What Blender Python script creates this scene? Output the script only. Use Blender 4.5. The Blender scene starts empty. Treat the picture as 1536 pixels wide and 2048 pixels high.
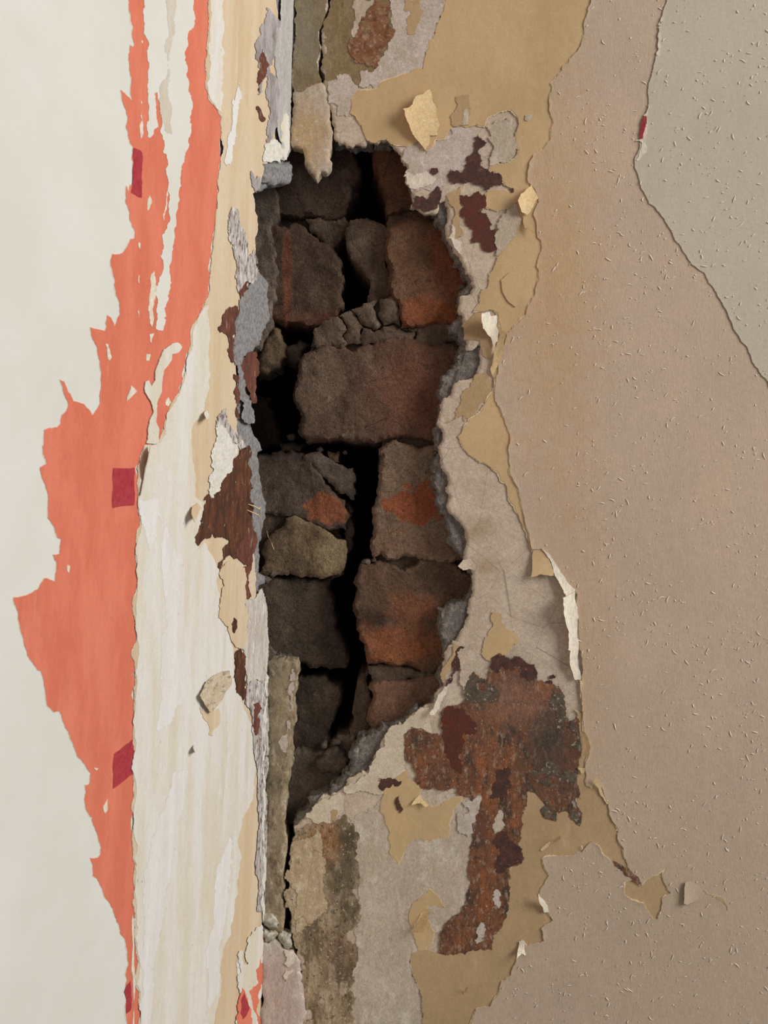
import bpy, bmesh, math, random
import numpy as np
from mathutils import Vector, noise
from mathutils.geometry import delaunay_2d_cdt

# ------------------------------------------------------------------ camera, light, exposure
W, H = 1536, 2048
F = 1800.0            # focal length in pixels of the 1536 x 2048 frame
D = 0.60              # metres from the lens to the right-hand wall
SC = bpy.context.scene
cam_d = bpy.data.cameras.new('camera'); cam = bpy.data.objects.new('camera', cam_d)
SC.collection.objects.link(cam)
cam_d.sensor_fit = 'VERTICAL'; cam_d.sensor_height = 36.0; cam_d.sensor_width = 27.0
cam_d.lens = F / H * 36.0
cam_d.dof.use_dof = True; cam_d.dof.focus_distance = D + .005; cam_d.dof.aperture_fstop = 24
cam_d.clip_start = 0.01; cam_d.clip_end = 50
cam.location = (0, -D, 0); cam.rotation_euler = (math.pi / 2, 0, 0)
SC.camera = cam

wd = bpy.data.worlds.new('room_light'); SC.world = wd; wd.use_nodes = True
wd.node_tree.nodes['Background'].inputs[0].default_value = (0.97, 0.97, 1.0, 1)
wd.node_tree.nodes['Background'].inputs[1].default_value = 0.17

ld = bpy.data.lights.new('window_daylight', 'AREA'); lo = bpy.data.objects.new('window_daylight', ld)
SC.collection.objects.link(lo)
ld.shape = 'RECTANGLE'; ld.size = 0.9; ld.size_y = 1.3; ld.energy = 47
ld.color = (1.0, 0.985, 0.95)
lo.location = (1.95, -0.86, 0.85)
lo.rotation_euler = (Vector((-0.05, 0, 0)) - lo.location).to_track_quat('-Z', 'Y').to_euler()

SC.view_settings.view_transform = 'Standard'; SC.view_settings.look = 'None'
SC.view_settings.gamma = 1.0; SC.view_settings.use_curve_mapping = False
SC.view_settings.exposure = 0.0

# ------------------------------------------------------------------ the two wall planes
def PR(px, py, off=0.0):                       # right wall: plane Y = 0, off = millimetres towards the room
    y = -off * 1e-3; d = D + y
    return Vector(((px - 768) / F * d, y, -(py - 1024) / F * d))
NR = Vector((0, -1, 0))
TL = Vector((-0.2956, -1.0, 0)).normalized()   # left wall runs towards the room from the corner
NL = Vector((1.0, -0.2956, 0)).normalized()
CX0, CX1 = 584.0, 518.0                        # the corner leans a little: photo column at the top and bottom of the frame
def PL(px, py, off=0.0):                       # left wall: the plane through the corner line
    A = PR(CX0, 0); Bv = PR(CX1, 2048) - A
    n = TL.cross(Bv); n.normalize()
    if n.x < 0: n = -n
    ray = Vector(((px - 768) / F, 1.0, -(py - 1024) / F)); o = Vector((0, -D, 0))
    t = (A - o).dot(n) / ray.dot(n)
    return o + ray * t + n * (off * 1e-3)

TILE = {}
for r, oy in zip('ABCD', (0, 500, 1000, 1536)):
    for c, ox in zip('1234', (0, 380, 760, 1136)):
        TILE[r + c] = (ox, oy)
def T(s):
    """'A1 985,0 990,80 B1 ...' -> photo coordinates; P = already photo coordinates"""
    out = []; ox = oy = 0; k = 1.0
    for w in s.split():
        if w == 'P': ox = oy = 0; k = 1.0
        elif w in TILE: ox, oy = TILE[w]; k = 3.84
        else:
            a, b = w.split(','); out.append((ox + float(a) / k, oy + float(b) / k))
    return out

# ------------------------------------------------------------------ materials
def lin(c, e=1.0):
    o = []
    for v in c:
        v /= 255.0
        v = v / 12.92 if v <= 0.04045 else ((v + 0.055) / 1.055) ** 2.4
        o.append(v / e)
    k = 0.88 / max(0.88, max(o))
    return (*[v * k for v in o], 1)

MATS = {}
U_ = (1, 1, 1)
ARGS = {}
def fuzzy(name):
    '''the same material flaking away raggedly towards the rim of its patch'''
    n = name + '_flaking'
    if n not in MATS:
        a, k = ARGS[name]; mat(n, *a, **k, flake=True)
    return n
def mat(name, e, c1, c2, scale=60, st=(1, 1, 1), lo=.35, hi=.65, over=(), rough=.92, bumps=(), spec=.15, detail=6, grain=.16, flake=False, gs=1.0):
    ARGS[name] = ((e, c1, c2), dict(scale=scale, st=st, lo=lo, hi=hi, over=over, rough=rough, bumps=bumps, spec=spec, detail=detail, grain=grain, gs=gs))
    m = bpy.data.materials.new(name); m.use_nodes = True; nt = m.node_tree; N = nt.nodes; L = nt.links
    b = N['Principled BSDF']; b.inputs['Roughness'].default_value = rough
    b.inputs['Specular IOR Level'].default_value = spec
    tc = N.new('ShaderNodeTexCoord')
    def coord(st, seed):
        mp = N.new('ShaderNodeMapping'); mp.inputs['Scale'].default_value = st
        mp.inputs['Location'].default_value = (seed * 1.37, seed * .71, seed * 2.13)
        L.new(tc.outputs['Object'], mp.inputs[0]); return mp.outputs[0]
    def nz(scale, st, seed, det=6, kind='n'):
        if kind == 'v':
            n = N.new('ShaderNodeTexVoronoi'); n.feature = 'DISTANCE_TO_EDGE'
        elif kind == 'd':
            n = N.new('ShaderNodeTexVoronoi'); n.feature = 'F1'
        else:
            n = N.new('ShaderNodeTexNoise'); n.inputs['Detail'].default_value = det
            n.inputs['Roughness'].default_value = .6
        n.inputs['Scale'].default_value = scale
        L.new(coord(st, seed), n.inputs['Vector'])
        return n.outputs[0]
    def ramp(src, lo, hi):
        mr = N.new('ShaderNodeMapRange'); mr.inputs[1].default_value = lo; mr.inputs[2].default_value = hi
        mr.interpolation_type = 'SMOOTHSTEP' if hi > lo else 'LINEAR'
        L.new(src, mr.inputs[0]); return mr.outputs[0]
    def mix(f, a, bcol):
        x = N.new('ShaderNodeMix'); x.data_type = 'RGBA'
        L.new(f, x.inputs[0])
        if isinstance(a, tuple): x.inputs[6].default_value = a
        else: L.new(a, x.inputs[6])
        x.inputs[7].default_value = bcol
        return x.outputs[2]
    sd = (sum(map(ord, name)) % 97) / 7.0
    col = mix(ramp(nz(scale, st, sd, detail), lo, hi), lin(c1, e), lin(c2, e))
    for i, ov in enumerate(over):
        c, s, stt, l, h, a = ov[:6]; kind = ov[6] if len(ov) > 6 else 'n'
        if kind == 's':                      # a stain or tone with a place of its own: s = photo column, row, depth; stt = radii
            c0 = PR(s[0], s[1], -s[2]); k = D / F
            mp = N.new('ShaderNodeMapping')
            sx, sz = 1 / (stt[0] * k), 1 / (stt[1] * k)
            mp.inputs['Scale'].default_value = (sx, 0, sz); mp.inputs['Location'].default_value = (-c0.x * sx, 0, -c0.z * sz)
            L.new(tc.outputs['Object'], mp.inputs[0])
            ln = N.new('ShaderNodeVectorMath'); ln.operation = 'LENGTH'; L.new(mp.outputs[0], ln.inputs[0])
            ad = N.new('ShaderNodeMath'); ad.operation = 'MULTIPLY_ADD'; ad.inputs[1].default_value = 2.2
            L.new(nz(95, U_, sd + 5.3 * (i + 1), 8), ad.inputs[0]); L.new(ln.outputs['Value'], ad.inputs[2])
            f = ramp(ad.outputs[0], 2.05 + h, 2.05 + l); 
        else:
            f = ramp(nz(s, stt, sd + 3.1 * (i + 1), 5, kind), l, h)
        mu = N.new('ShaderNodeMath'); mu.operation = 'MULTIPLY'; mu.inputs[1].default_value = a
        L.new(f, mu.inputs[0])
        col = mix(mu.outputs[0], col, lin(c, e))
    if grain:                                # sandy grain: fine light and dark specks
        for gsc, amt in ((1500 * gs, grain), (420 * gs, grain * .55)):
            x = N.new('ShaderNodeMix'); x.data_type = 'RGBA'; x.blend_type = 'MULTIPLY'; x.inputs[0].default_value = 1
            mr = N.new('ShaderNodeMapRange'); mr.inputs[1].default_value = .33; mr.inputs[2].default_value = .67
            mr.inputs[3].default_value = 1 - 1.25 * amt; mr.inputs[4].default_value = 1 + amt
            mr.clamp = True
            L.new(nz(gsc, st if st[2] > .3 else (1, 1, .4), sd + gsc, 3), mr.inputs[0])
            L.new(col, x.inputs[6]); L.new(mr.outputs[0], x.inputs[7]); col = x.outputs[2]
    L.new(col, b.inputs['Base Color'])
    if flake:
        at = N.new('ShaderNodeAttribute'); at.attribute_name = 'edge'
        ad = N.new('ShaderNodeMath'); ad.operation = 'MULTIPLY_ADD'; ad.inputs[1].default_value = 1.7
        L.new(nz(330, (1, 1, .7), sd + 31, 9), ad.inputs[0])
        m2 = N.new('ShaderNodeMath'); m2.operation = 'MULTIPLY_ADD'; m2.inputs[1].default_value = 1.25; m2.inputs[2].default_value = -.85
        L.new(at.outputs['Fac'], m2.inputs[0]); L.new(m2.outputs[0], ad.inputs[2])
        fa = ramp(ad.outputs[0], .34, .44)
        tr = N.new('ShaderNodeBsdfTransparent'); ms = N.new('ShaderNodeMixShader')
        L.new(fa, ms.inputs[0]); L.new(tr.outputs[0], ms.inputs[1]); L.new(b.outputs[0], ms.inputs[2])
        L.new(ms.outputs[0], N['Material Output'].inputs[0])
    prev = None
    for i, bp in enumerate(bumps):
        s, stt, dist = bp[:3]; kind = bp[3] if len(bp) > 3 else 'n'
        bm = N.new('ShaderNodeBump'); bm.inputs['Strength'].default_value = 1.0
        bm.inputs['Distance'].default_value = dist * 1e-3
        L.new(nz(s, stt, sd + 11 + 2 * i, 5, kind), bm.inputs['Height'])
        if prev: L.new(prev, bm.inputs['Normal'])
        prev = bm.outputs[0]
    if prev: L.new(prev, b.inputs['Normal'])
    MATS[name] = m
    return m

ER, EL, EH = 0.62, 0.98, 0.45
V = (1, 1, .12)        # vertical brush streaks
U = (1, 1, 1)
G = (1, 1, .35)
# left wall
mat('pale_paint', EL, (228, 225, 217), (222, 219, 209), 14, U, grain=.012, bumps=[(900, U, .03)], rough=.7)
mat('coral_paper', EL, (228, 132, 106), (218, 120, 94), 55, G, grain=.05, over=[((228, 150, 125), 420, (1, 1, .06), .62, .75, .55), ((200, 100, 76), 90, (1, 1, .2), .6, .8, .5)], bumps=[(700, V, .05)])
mat('red_print', EL, (172, 58, 66), (180, 68, 74), 220, U, over=[((198, 110, 105), 500, G, .66, .74, .5)], bumps=[(700, V, .05)])
mat('torn_white', EL, (236, 226, 208), (226, 212, 190), 300, U, bumps=[(1200, U, .08)])
mat('cream_paint', EL, (221, 211, 190), (229, 225, 218), 70, (1, 1, .13), over=[((208, 190, 155), 90, (1, 1, .1), .58, .75, .55), ((226, 224, 224), 130, (1, 1, .15), .6, .7, .5), ((120, 100, 80), 520, (1, 1, .5), .70, .73, .8)], bumps=[(260, (1, 1, .15), .15), (1100, U, .06)], grain=.05)
mat('white_streak', EL, (226, 221, 214), (233, 229, 226), 150, V, over=[((214, 202, 184), 200, V, .6, .75, .5)], bumps=[(500, V, .08)], grain=.05)
mat('beige_streak', EL, (208, 196, 176), (214, 205, 190), 120, V, bumps=[(500, V, .05)], grain=.05)
mat('tan_left', EL, (212, 186, 151), (220, 200, 170), 60, (1, 1, .08), over=[((224, 212, 188), 110, (1, 1, .07), .58, .72, .7), ((186, 158, 118), 160, (1, 1, .1), .66, .8, .4)], bumps=[(420, V, .1)], grain=.05)
mat('brown_left', EL, (104, 62, 40), (70, 44, 34), 190, G, over=[((140, 92, 60), 320, G, .55, .7, .7), ((214, 200, 185), 420, (1, 1, .5), .66, .7, .9)], bumps=[(300, G, .4)], rough=.6, spec=.4)
mat('red_brown', EL, (120, 74, 60), (96, 60, 52), 240, G, over=[((176, 150, 135), 380, G, .58, .7, .6)], bumps=[(300, G, .3)])
mat('grey_mottle', EL, (170, 158, 150), (205, 198, 194), 420, (1, 1, .45), over=[((96, 80, 72), 420, (1, 1, .5), .52, .62, .85), ((228, 222, 216), 260, G, .53, .62, .8), ((140, 100, 78), 200, G, .58, .66, .6)], bumps=[(500, G, .5)])
mat('lilac_grey', EL, (150, 140, 138), (182, 175, 174), 160, G, over=[((110, 88, 80), 300, G, .6, .72, .7), ((214, 208, 202), 420, G, .66, .74, .7)], bumps=[(260, G, .4)])
mat('blue_grey', EL, (176, 172, 168), (192, 188, 182), 120, V, over=[((206, 200, 186), 200, V, .6, .75, .6)], bumps=[(260, V, .12)])
mat('white_chip', EL, (222, 216, 202), (232, 228, 218), 260, U, over=[((150, 140, 126), 700, U, .66, .72, .7)], bumps=[(500, U, .3)])
mat('wood_chip', EL, (212, 196, 170), (200, 180, 152), 240, (.4, .4, 1), over=[((150, 124, 98), 300, (.5, .5, 1.4), .56, .64, .8)], bumps=[(300, (.5, .5, 1.4), .3)])
mat('white_mottle', EL, (216, 208, 196), (196, 184, 172), 240, V, over=[((140, 118, 100), 460, (1, 1, .4), .62, .7, .8), ((234, 230, 224), 380, V, .58, .68, .8), ((170, 110, 76), 160, V, .72, .78, .8)], bumps=[(420, G, .5)])
mat('grey_render', .85, (150, 147, 146), (122, 118, 116), 420, U, over=[((206, 202, 200), 1500, U, .64, .7, .9), ((70, 66, 64), 1100, U, .64, .72, .8)], bumps=[(700, U, .5), (1800, U, .25)])
mat('render_right', .45, (104, 98, 92), (82, 77, 72), 300, U, over=[((150, 146, 142), 1500, U, .62, .7, .9), ((52, 48, 44), 900, U, .62, .72, .8)], bumps=[(500, U, .8), (1500, U, .4)], grain=.3)
mat('dark_render', .6, (98, 86, 76), (70, 60, 52), 260, U, over=[((140, 130, 120), 1300, U, .66, .72, .7), ((48, 40, 34), 500, U, .62, .75, .7)], bumps=[(420, U, .8), (1500, U, .3)])
# right wall
mat('skim', ER, (180, 164, 145), (168, 151, 132), 60, U, over=[((188, 172, 156), 130, U, .55, .75, .6), ((110, 92, 76), 1500, U, .68, .72, .6), ((120, 98, 72), 28, U, .7, .9, .4), ((140, 116, 84), (955, 1058, 0), (30, 18), -.6, .9, .6, 's'), ((140, 116, 84), (975, 1132, 0), (22, 14), -.6, .9, .6, 's'), ((96, 80, 64), 34, U, .006, .0, .6, 'v')], bumps=[(160, U, .3), (1300, U, .12)])
mat('grey_skim', ER, (174, 160, 142), (164, 149, 130), 55, (1, 1, .6), over=[((188, 178, 164), 120, (1, 1, .4), .52, .68, .6), ((150, 126, 92), 45, (1, 1, .5), .6, .75, .5), ((90, 80, 66), 900, U, .7, .74, .7)], bumps=[(180, G, .3), (1200, U, .1)])
mat('strip_skim', ER, (170, 156, 140), (158, 142, 124), 100, U, over=[((168, 138, 100), (612, 270, 0), (36, 55), -.6, .8, .8, 's'), ((186, 174, 160), 240, U, .58, .7, .6), ((96, 82, 66), 1200, U, .7, .74, .7)], bumps=[(220, U, .35), (1200, U, .1)])
mat('cream_skim', ER, (174, 154, 126), (162, 142, 114), 90, (1, 1, .5), over=[((188, 174, 152), 160, U, .53, .65, .7), ((120, 100, 76), 300, (1, 1, .4), .58, .68, .6), ((90, 76, 60), 40, (1, 1, .5), .008, .0, .7, 'v')], bumps=[(240, U, .5), (1200, U, .12)])
mat('soot_grey', ER, (92, 81, 68), (74, 64, 54), 180, U, over=[((150, 138, 122), 420, U, .56, .64, .8), ((104, 62, 42), 130, U, .56, .66, .7)], bumps=[(330, U, .5)], grain=.25)
mat('lilac_skim', ER, (176, 164, 154), (164, 150, 136), 100, U, over=[((192, 182, 176), 240, U, .56, .7, .7), ((96, 82, 66), 1200, U, .7, .74, .7)], bumps=[(220, U, .35), (1200, U, .1)])
mat('olive_plaster', ER, (114, 96, 68), (128, 110, 82), 90, (1, 1, .6), over=[((84, 70, 50), 160, G, .54, .68, .7), ((124, 116, 100), (612, 60, 0), (30, 75), -.6, .8, .75, 's'), ((160, 146, 118), 600, U, .66, .72, .7), ((134, 118, 92), 70, U, .58, .7, .6)], bumps=[(260, U, .4), (1300, U, .12)], rough=.8)
mat('mould_plaster', ER, (142, 125, 101), (120, 106, 85), 120, (1, 1, .6), over=[((84, 74, 58), 120, (1, 1, .6), .52, .66, .8), ((170, 156, 134), 230, (1, 1, .5), .52, .66, .7), ((60, 52, 42), 700, U, .6, .7, .8), ((140, 108, 72), 90, U, .58, .7, .5)], bumps=[(320, U, .5), (1300, U, .15)])
mat('stain', ER, (138, 118, 92), (156, 138, 112), 90, (1, 1, .35), over=[((92, 80, 60), 80, (1, 1, .4), .48, .62, .85), ((174, 158, 134), 130, (1, 1, .5), .52, .64, .75), ((70, 62, 48), (690, 1720, 0), (30, 95), -.6, .7, .8, 's'), ((138, 94, 58), (645, 1680, 0), (28, 45), -.6, .7, .7, 's'), ((92, 72, 56), (680, 1900, 0), (30, 60), -.6, .7, .6, 's'), ((62, 54, 42), 420, U, .58, .66, .75), ((186, 172, 148), 520, U, .6, .68, .7)], bumps=[(300, U, .5), (1100, U, .2)], grain=.22)
mat('brown_paint', ER, (112, 72, 48), (94, 62, 46), 90, (1, 1, .5), over=[((134, 80, 46), 110, G, .53, .64, .7), ((62, 50, 42), 75, (1, 1, .6), .52, .63, .85), ((150, 128, 108), 260, (1, 1, .6), .53, .66, .6), ((56, 46, 38), 420, U, .56, .66, .7), ((178, 160, 142), 620, U, .62, .69, .7), ((66, 56, 48), (1105, 1500, 0), (52, 90), -.6, .6, .75, 's'), ((70, 60, 52), (960, 1385, 0), (45, 26), -.6, .6, .75, 's'), ((132, 96, 78), (1030, 1400, 0), (60, 50), -.6, .7, .5, 's')], bumps=[(330, G, .5), (1300, U, .2)], rough=.72, spec=.3, grain=.25)
mat('pale_skim', ER, (188, 174, 152), (178, 163, 141), 60, U, over=[((196, 184, 166), 160, U, .54, .66, .6), ((110, 94, 76), 1000, U, .66, .71, .7)], bumps=[(180, U, .3), (1300, U, .12)])
mat('dark_red_paint', ER, (86, 40, 28), (74, 42, 32), 160, U, over=[((130, 104, 86), 360, U, .66, .73, .6)], bumps=[(260, U, .3)], rough=.5, spec=.4)
mat('purple_brown', ER, (82, 54, 46), (62, 46, 42), 200, U, over=[((130, 108, 92), 380, U, .62, .7, .7)], bumps=[(300, U, .4)], rough=.7)
mat('rust_skim', ER, (110, 72, 50), (124, 88, 66), 140, U, over=[((160, 136, 112), 420, U, .54, .64, .6), ((84, 56, 42), 200, U, .52, .64, .7), ((124, 106, 78), 110, U, .54, .64, .7)], bumps=[(300, U, .4)])
mat('tan_paper', ER, (180, 153, 115), (170, 144, 107), 24, (1, 1, .6), over=[((166, 136, 96), 70, (1, 1, .4), .58, .78, .4), ((188, 164, 128), 110, V, .62, .8, .35)], bumps=[(38, U, .5), (800, V, .05)], rough=.8, grain=.06)
mat('tan_dark', ER, (164, 138, 104), (156, 131, 98), 40, (1, 1, .6), over=[((184, 158, 120), 90, G, .6, .75, .4)], bumps=[(40, U, .5), (800, V, .06)], rough=.8, grain=.08)
mat('pink_paper', ER, (174, 153, 132), (168, 149, 130), 16, U, over=[((184, 154, 130), 34, (1, 1, .5), .56, .75, .4), ((170, 154, 136), 60, V, .6, .78, .4), ((172, 140, 104), (1110, 560, 0), (75, 330), -.8, .9, .75, 's'), ((166, 136, 104), (1150, 1300, 0), (60, 260), -.8, .9, .5, 's'), ((158, 140, 118), (1300, 1850, 0), (360, 260), -.8, .9, .5, 's')], grain=.07, bumps=[(60, (1, 1, .5), .35), (900, (1, 1, .25), .17), (1500, U, .06)], rough=.85)  # tan tones along the left, a broad darker tone towards the lower right
mat('grey_paper', ER, (173, 162, 144), (168, 159, 142), 16, U, over=[((182, 162, 142), 30, V, .56, .75, .5)], bumps=[(60, (1, 1, .5), .3), (900, (1, 1, .3), .08)], rough=.85, grain=.06)
mat('paper_core', ER, (226, 204, 168), (212, 188, 150), 260, U, bumps=[(1000, U, .06)])
mat('paper_back', .60, (222, 196, 150), (210, 180, 134), 70, U, over=[((198, 164, 110), 60, U, .6, .75, .6)], bumps=[(300, U, .1)], rough=.75)
mat('paper_white', ER, (222, 212, 194), (208, 196, 176), 200, G, bumps=[(700, G, .12)])
mat('fibre', .52, (236, 224, 206), (226, 212, 192), 60, U, grain=0)
mat('mauve_plaster', ER, (168, 154, 143), (175, 163, 152), 90, V, bumps=[(160, V, .25)])
mat('pale_lump', ER, (176, 172, 160), (140, 132, 118), 300, U, over=[((84, 76, 64), 420, U, .6, .7, .8)], bumps=[(300, U, .6), (1100, U, .2)])
# masonry
SOOT = (40, 32, 26)
def brickmat(n, a, b, soot=.55, extra=()):
    mat(n, EH, a, b, 60, U, over=[(SOOT, 40, U, .5, .68, soot), ((96, 82, 68), 75, U, .56, .72, .5), *extra, ((30, 24, 19), 600, U, .6, .7, .75), ((124, 108, 90), 1100, U, .66, .72, .8), ((24, 18, 15), 52, U, .010, .0, .5, 'v')], bumps=[(90, U, 1.5), (420, U, 1.0), (1500, U, .45)], rough=.95, grain=.3)
S = 's'
brickmat('brick_a', (70, 56, 46), (60, 48, 40))
brickmat('brick_b', (84, 56, 42), (70, 50, 40), .45)
brickmat('brick_c', (72, 56, 45), (64, 50, 42), .45, [((112, 62, 40), (575, 560, 24), (9, 100), -.3, .5, .5, S), ((90, 56, 42), (620, 640, 24), (90, 18), -.5, .7, .55, S)])
brickmat('brick_d', (90, 66, 50), (82, 60, 46), .3, [((98, 56, 38), (900, 500, 19), (40, 90), -.3, .6, .8, S), ((112, 64, 40), (850, 630, 19), (60, 26), -.3, .6, .8, S)])
brickmat('brick_e', (80, 62, 50), (74, 56, 46), .3, [((98, 64, 50), (830, 780, 17), (70, 90), -.4, .6, .7, S), ((104, 88, 72), (640, 760, 17), (36, 60), -.4, .6, .45, S)])
brickmat('brick_f', (78, 66, 57), (70, 58, 49), .35, [((116, 70, 48), (652, 1020, 31), (46, 34), -.12, .12, .95, S)])
brickmat('brick_g', (108, 90, 74), (98, 80, 66), .2, [((120, 68, 44), (838, 1012, 18), (66, 44), -.1, .1, .97, S), ((100, 76, 62), (820, 1090, 18), (110, 26), -.4, .5, .7, S)])
brickmat('brick_h', (72, 61, 50), (62, 53, 45), .4)
brickmat('brick_i', (82, 64, 51), (74, 56, 45), .35, [((112, 68, 44), (800, 1290, 19), (80, 42), -.4, .5, .85, S), ((108, 68, 46), (830, 1210, 19), (50, 30), -.4, .5, .7, S), ((34, 27, 22), (752, 1235, 19), (34, 18), -.6, .7, .6, S)])
brickmat('brick_j', (106, 78, 62), (96, 72, 58), .2)
brickmat('mortar', (86, 72, 60), (72, 59, 49), .35)
brickmat('mortar_grey', (92, 80, 70), (76, 66, 58), .3)
brickmat('mortar_warm', (98, 80, 60), (82, 66, 52), .3, [((128, 112, 84), (665, 1105, 27), (34, 40), -.4, .5, .7, S)])
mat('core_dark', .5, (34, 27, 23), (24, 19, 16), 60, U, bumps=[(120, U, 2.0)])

# ------------------------------------------------------------------ geometry helpers
def inframe(p): return -40 < p[0] < W + 40 and -40 < p[1] < H + 40
def fractal(pts, amp, seed, mn=3.5):
    rnd = random.Random(seed); pts = list(pts); out = []
    n = len(pts)
    def sub(a, b, d):
        l = math.hypot(b[0] - a[0], b[1] - a[1])
        if l < mn or d > 8: return []
        m = ((a[0] + b[0]) / 2, (a[1] + b[1]) / 2)
        k = rnd.gauss(0, .5) * amp * min(l, 60)
        m = (m[0] - (b[1] - a[1]) / l * k, m[1] + (b[0] - a[0]) / l * k)
        return sub(a, m, d + 1) + [m] + sub(m, b, d + 1)
    for i in range(n):
        a, b = pts[i], pts[(i + 1) % n]
        out.append(a)
        if inframe(a) or inframe(b): out += sub(a, b, 0)
    return out
def grow(pts, w, seed, even=False):
    """push an outline outwards by an uneven width (the feathered core of torn paper)"""
    n = len(pts); rnd = random.Random(seed); o = []
    A = sum(pts[i][0] * pts[(i + 1) % n][1] - pts[(i + 1) % n][0] * pts[i][1] for i in range(n))
    s = 1 if A > 0 else -1
    for i in range(n):
        a, p, b = pts[i - 1], pts[i], pts[(i + 1) % n]
        dx, dy = b[0] - a[0], b[1] - a[1]; l = math.hypot(dx, dy) or 1
        k = w * max(0.12, .5 + 1.3 * noise.noise(Vector((p[0] / 30, p[1] / 30, seed))) + rnd.uniform(-.25, .25))
        if even: k = w
        o.append((p[0] + s * dy / l * k, p[1] - s * dx / l * k))
    return o
def edge_dist(P, poly):
    from mathutils.kdtree import KDTree
    q = []; n = len(poly)
    for i in range(n):
        a, b = poly[i], poly[(i + 1) % n]; l = math.hypot(b[0] - a[0], b[1] - a[1]); m = max(1, int(l / 2.0))
        for j in range(m): q.append((a[0] + (b[0] - a[0]) * j / m, a[1] + (b[1] - a[1]) * j / m, 0))
    kd = KDTree(len(q))
    for i, p in enumerate(q): kd.insert(p, i)
    kd.balance()
    return np.array([kd.find((p[0], p[1], 0))[2] for p in P])
def inside(P, poly):
    a = np.array(poly); b = np.roll(a, -1, 0); P = np.asarray(P); c = np.zeros(len(P), bool)
    for (x1, y1), (x2, y2) in zip(a, b):
        if y1 == y2: continue
        m = ((y1 > P[:, 1]) != (y2 > P[:, 1])) & (P[:, 0] < (x2 - x1) * (P[:, 1] - y1) / (y2 - y1) + x1)
        c ^= m
    return c
def link(name, verts, faces, material, parent=None, smooth=False, kind=None):
    me = bpy.data.meshes.new(name); me.from_pydata([tuple(v) for v in verts], [], faces); me.update()
    if smooth:
        for p in me.polygons: p.use_smooth = True
        try: me.set_sharp_from_angle(angle=math.radians(50))
        except Exception: pass
    me.materials.append(MATS[material])
    o = bpy.data.objects.new(name, me); SC.collection.objects.link(o)
    if parent: o.parent = parent
    if kind: o['kind'] = kind
    return o
SEED = [100]
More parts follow.
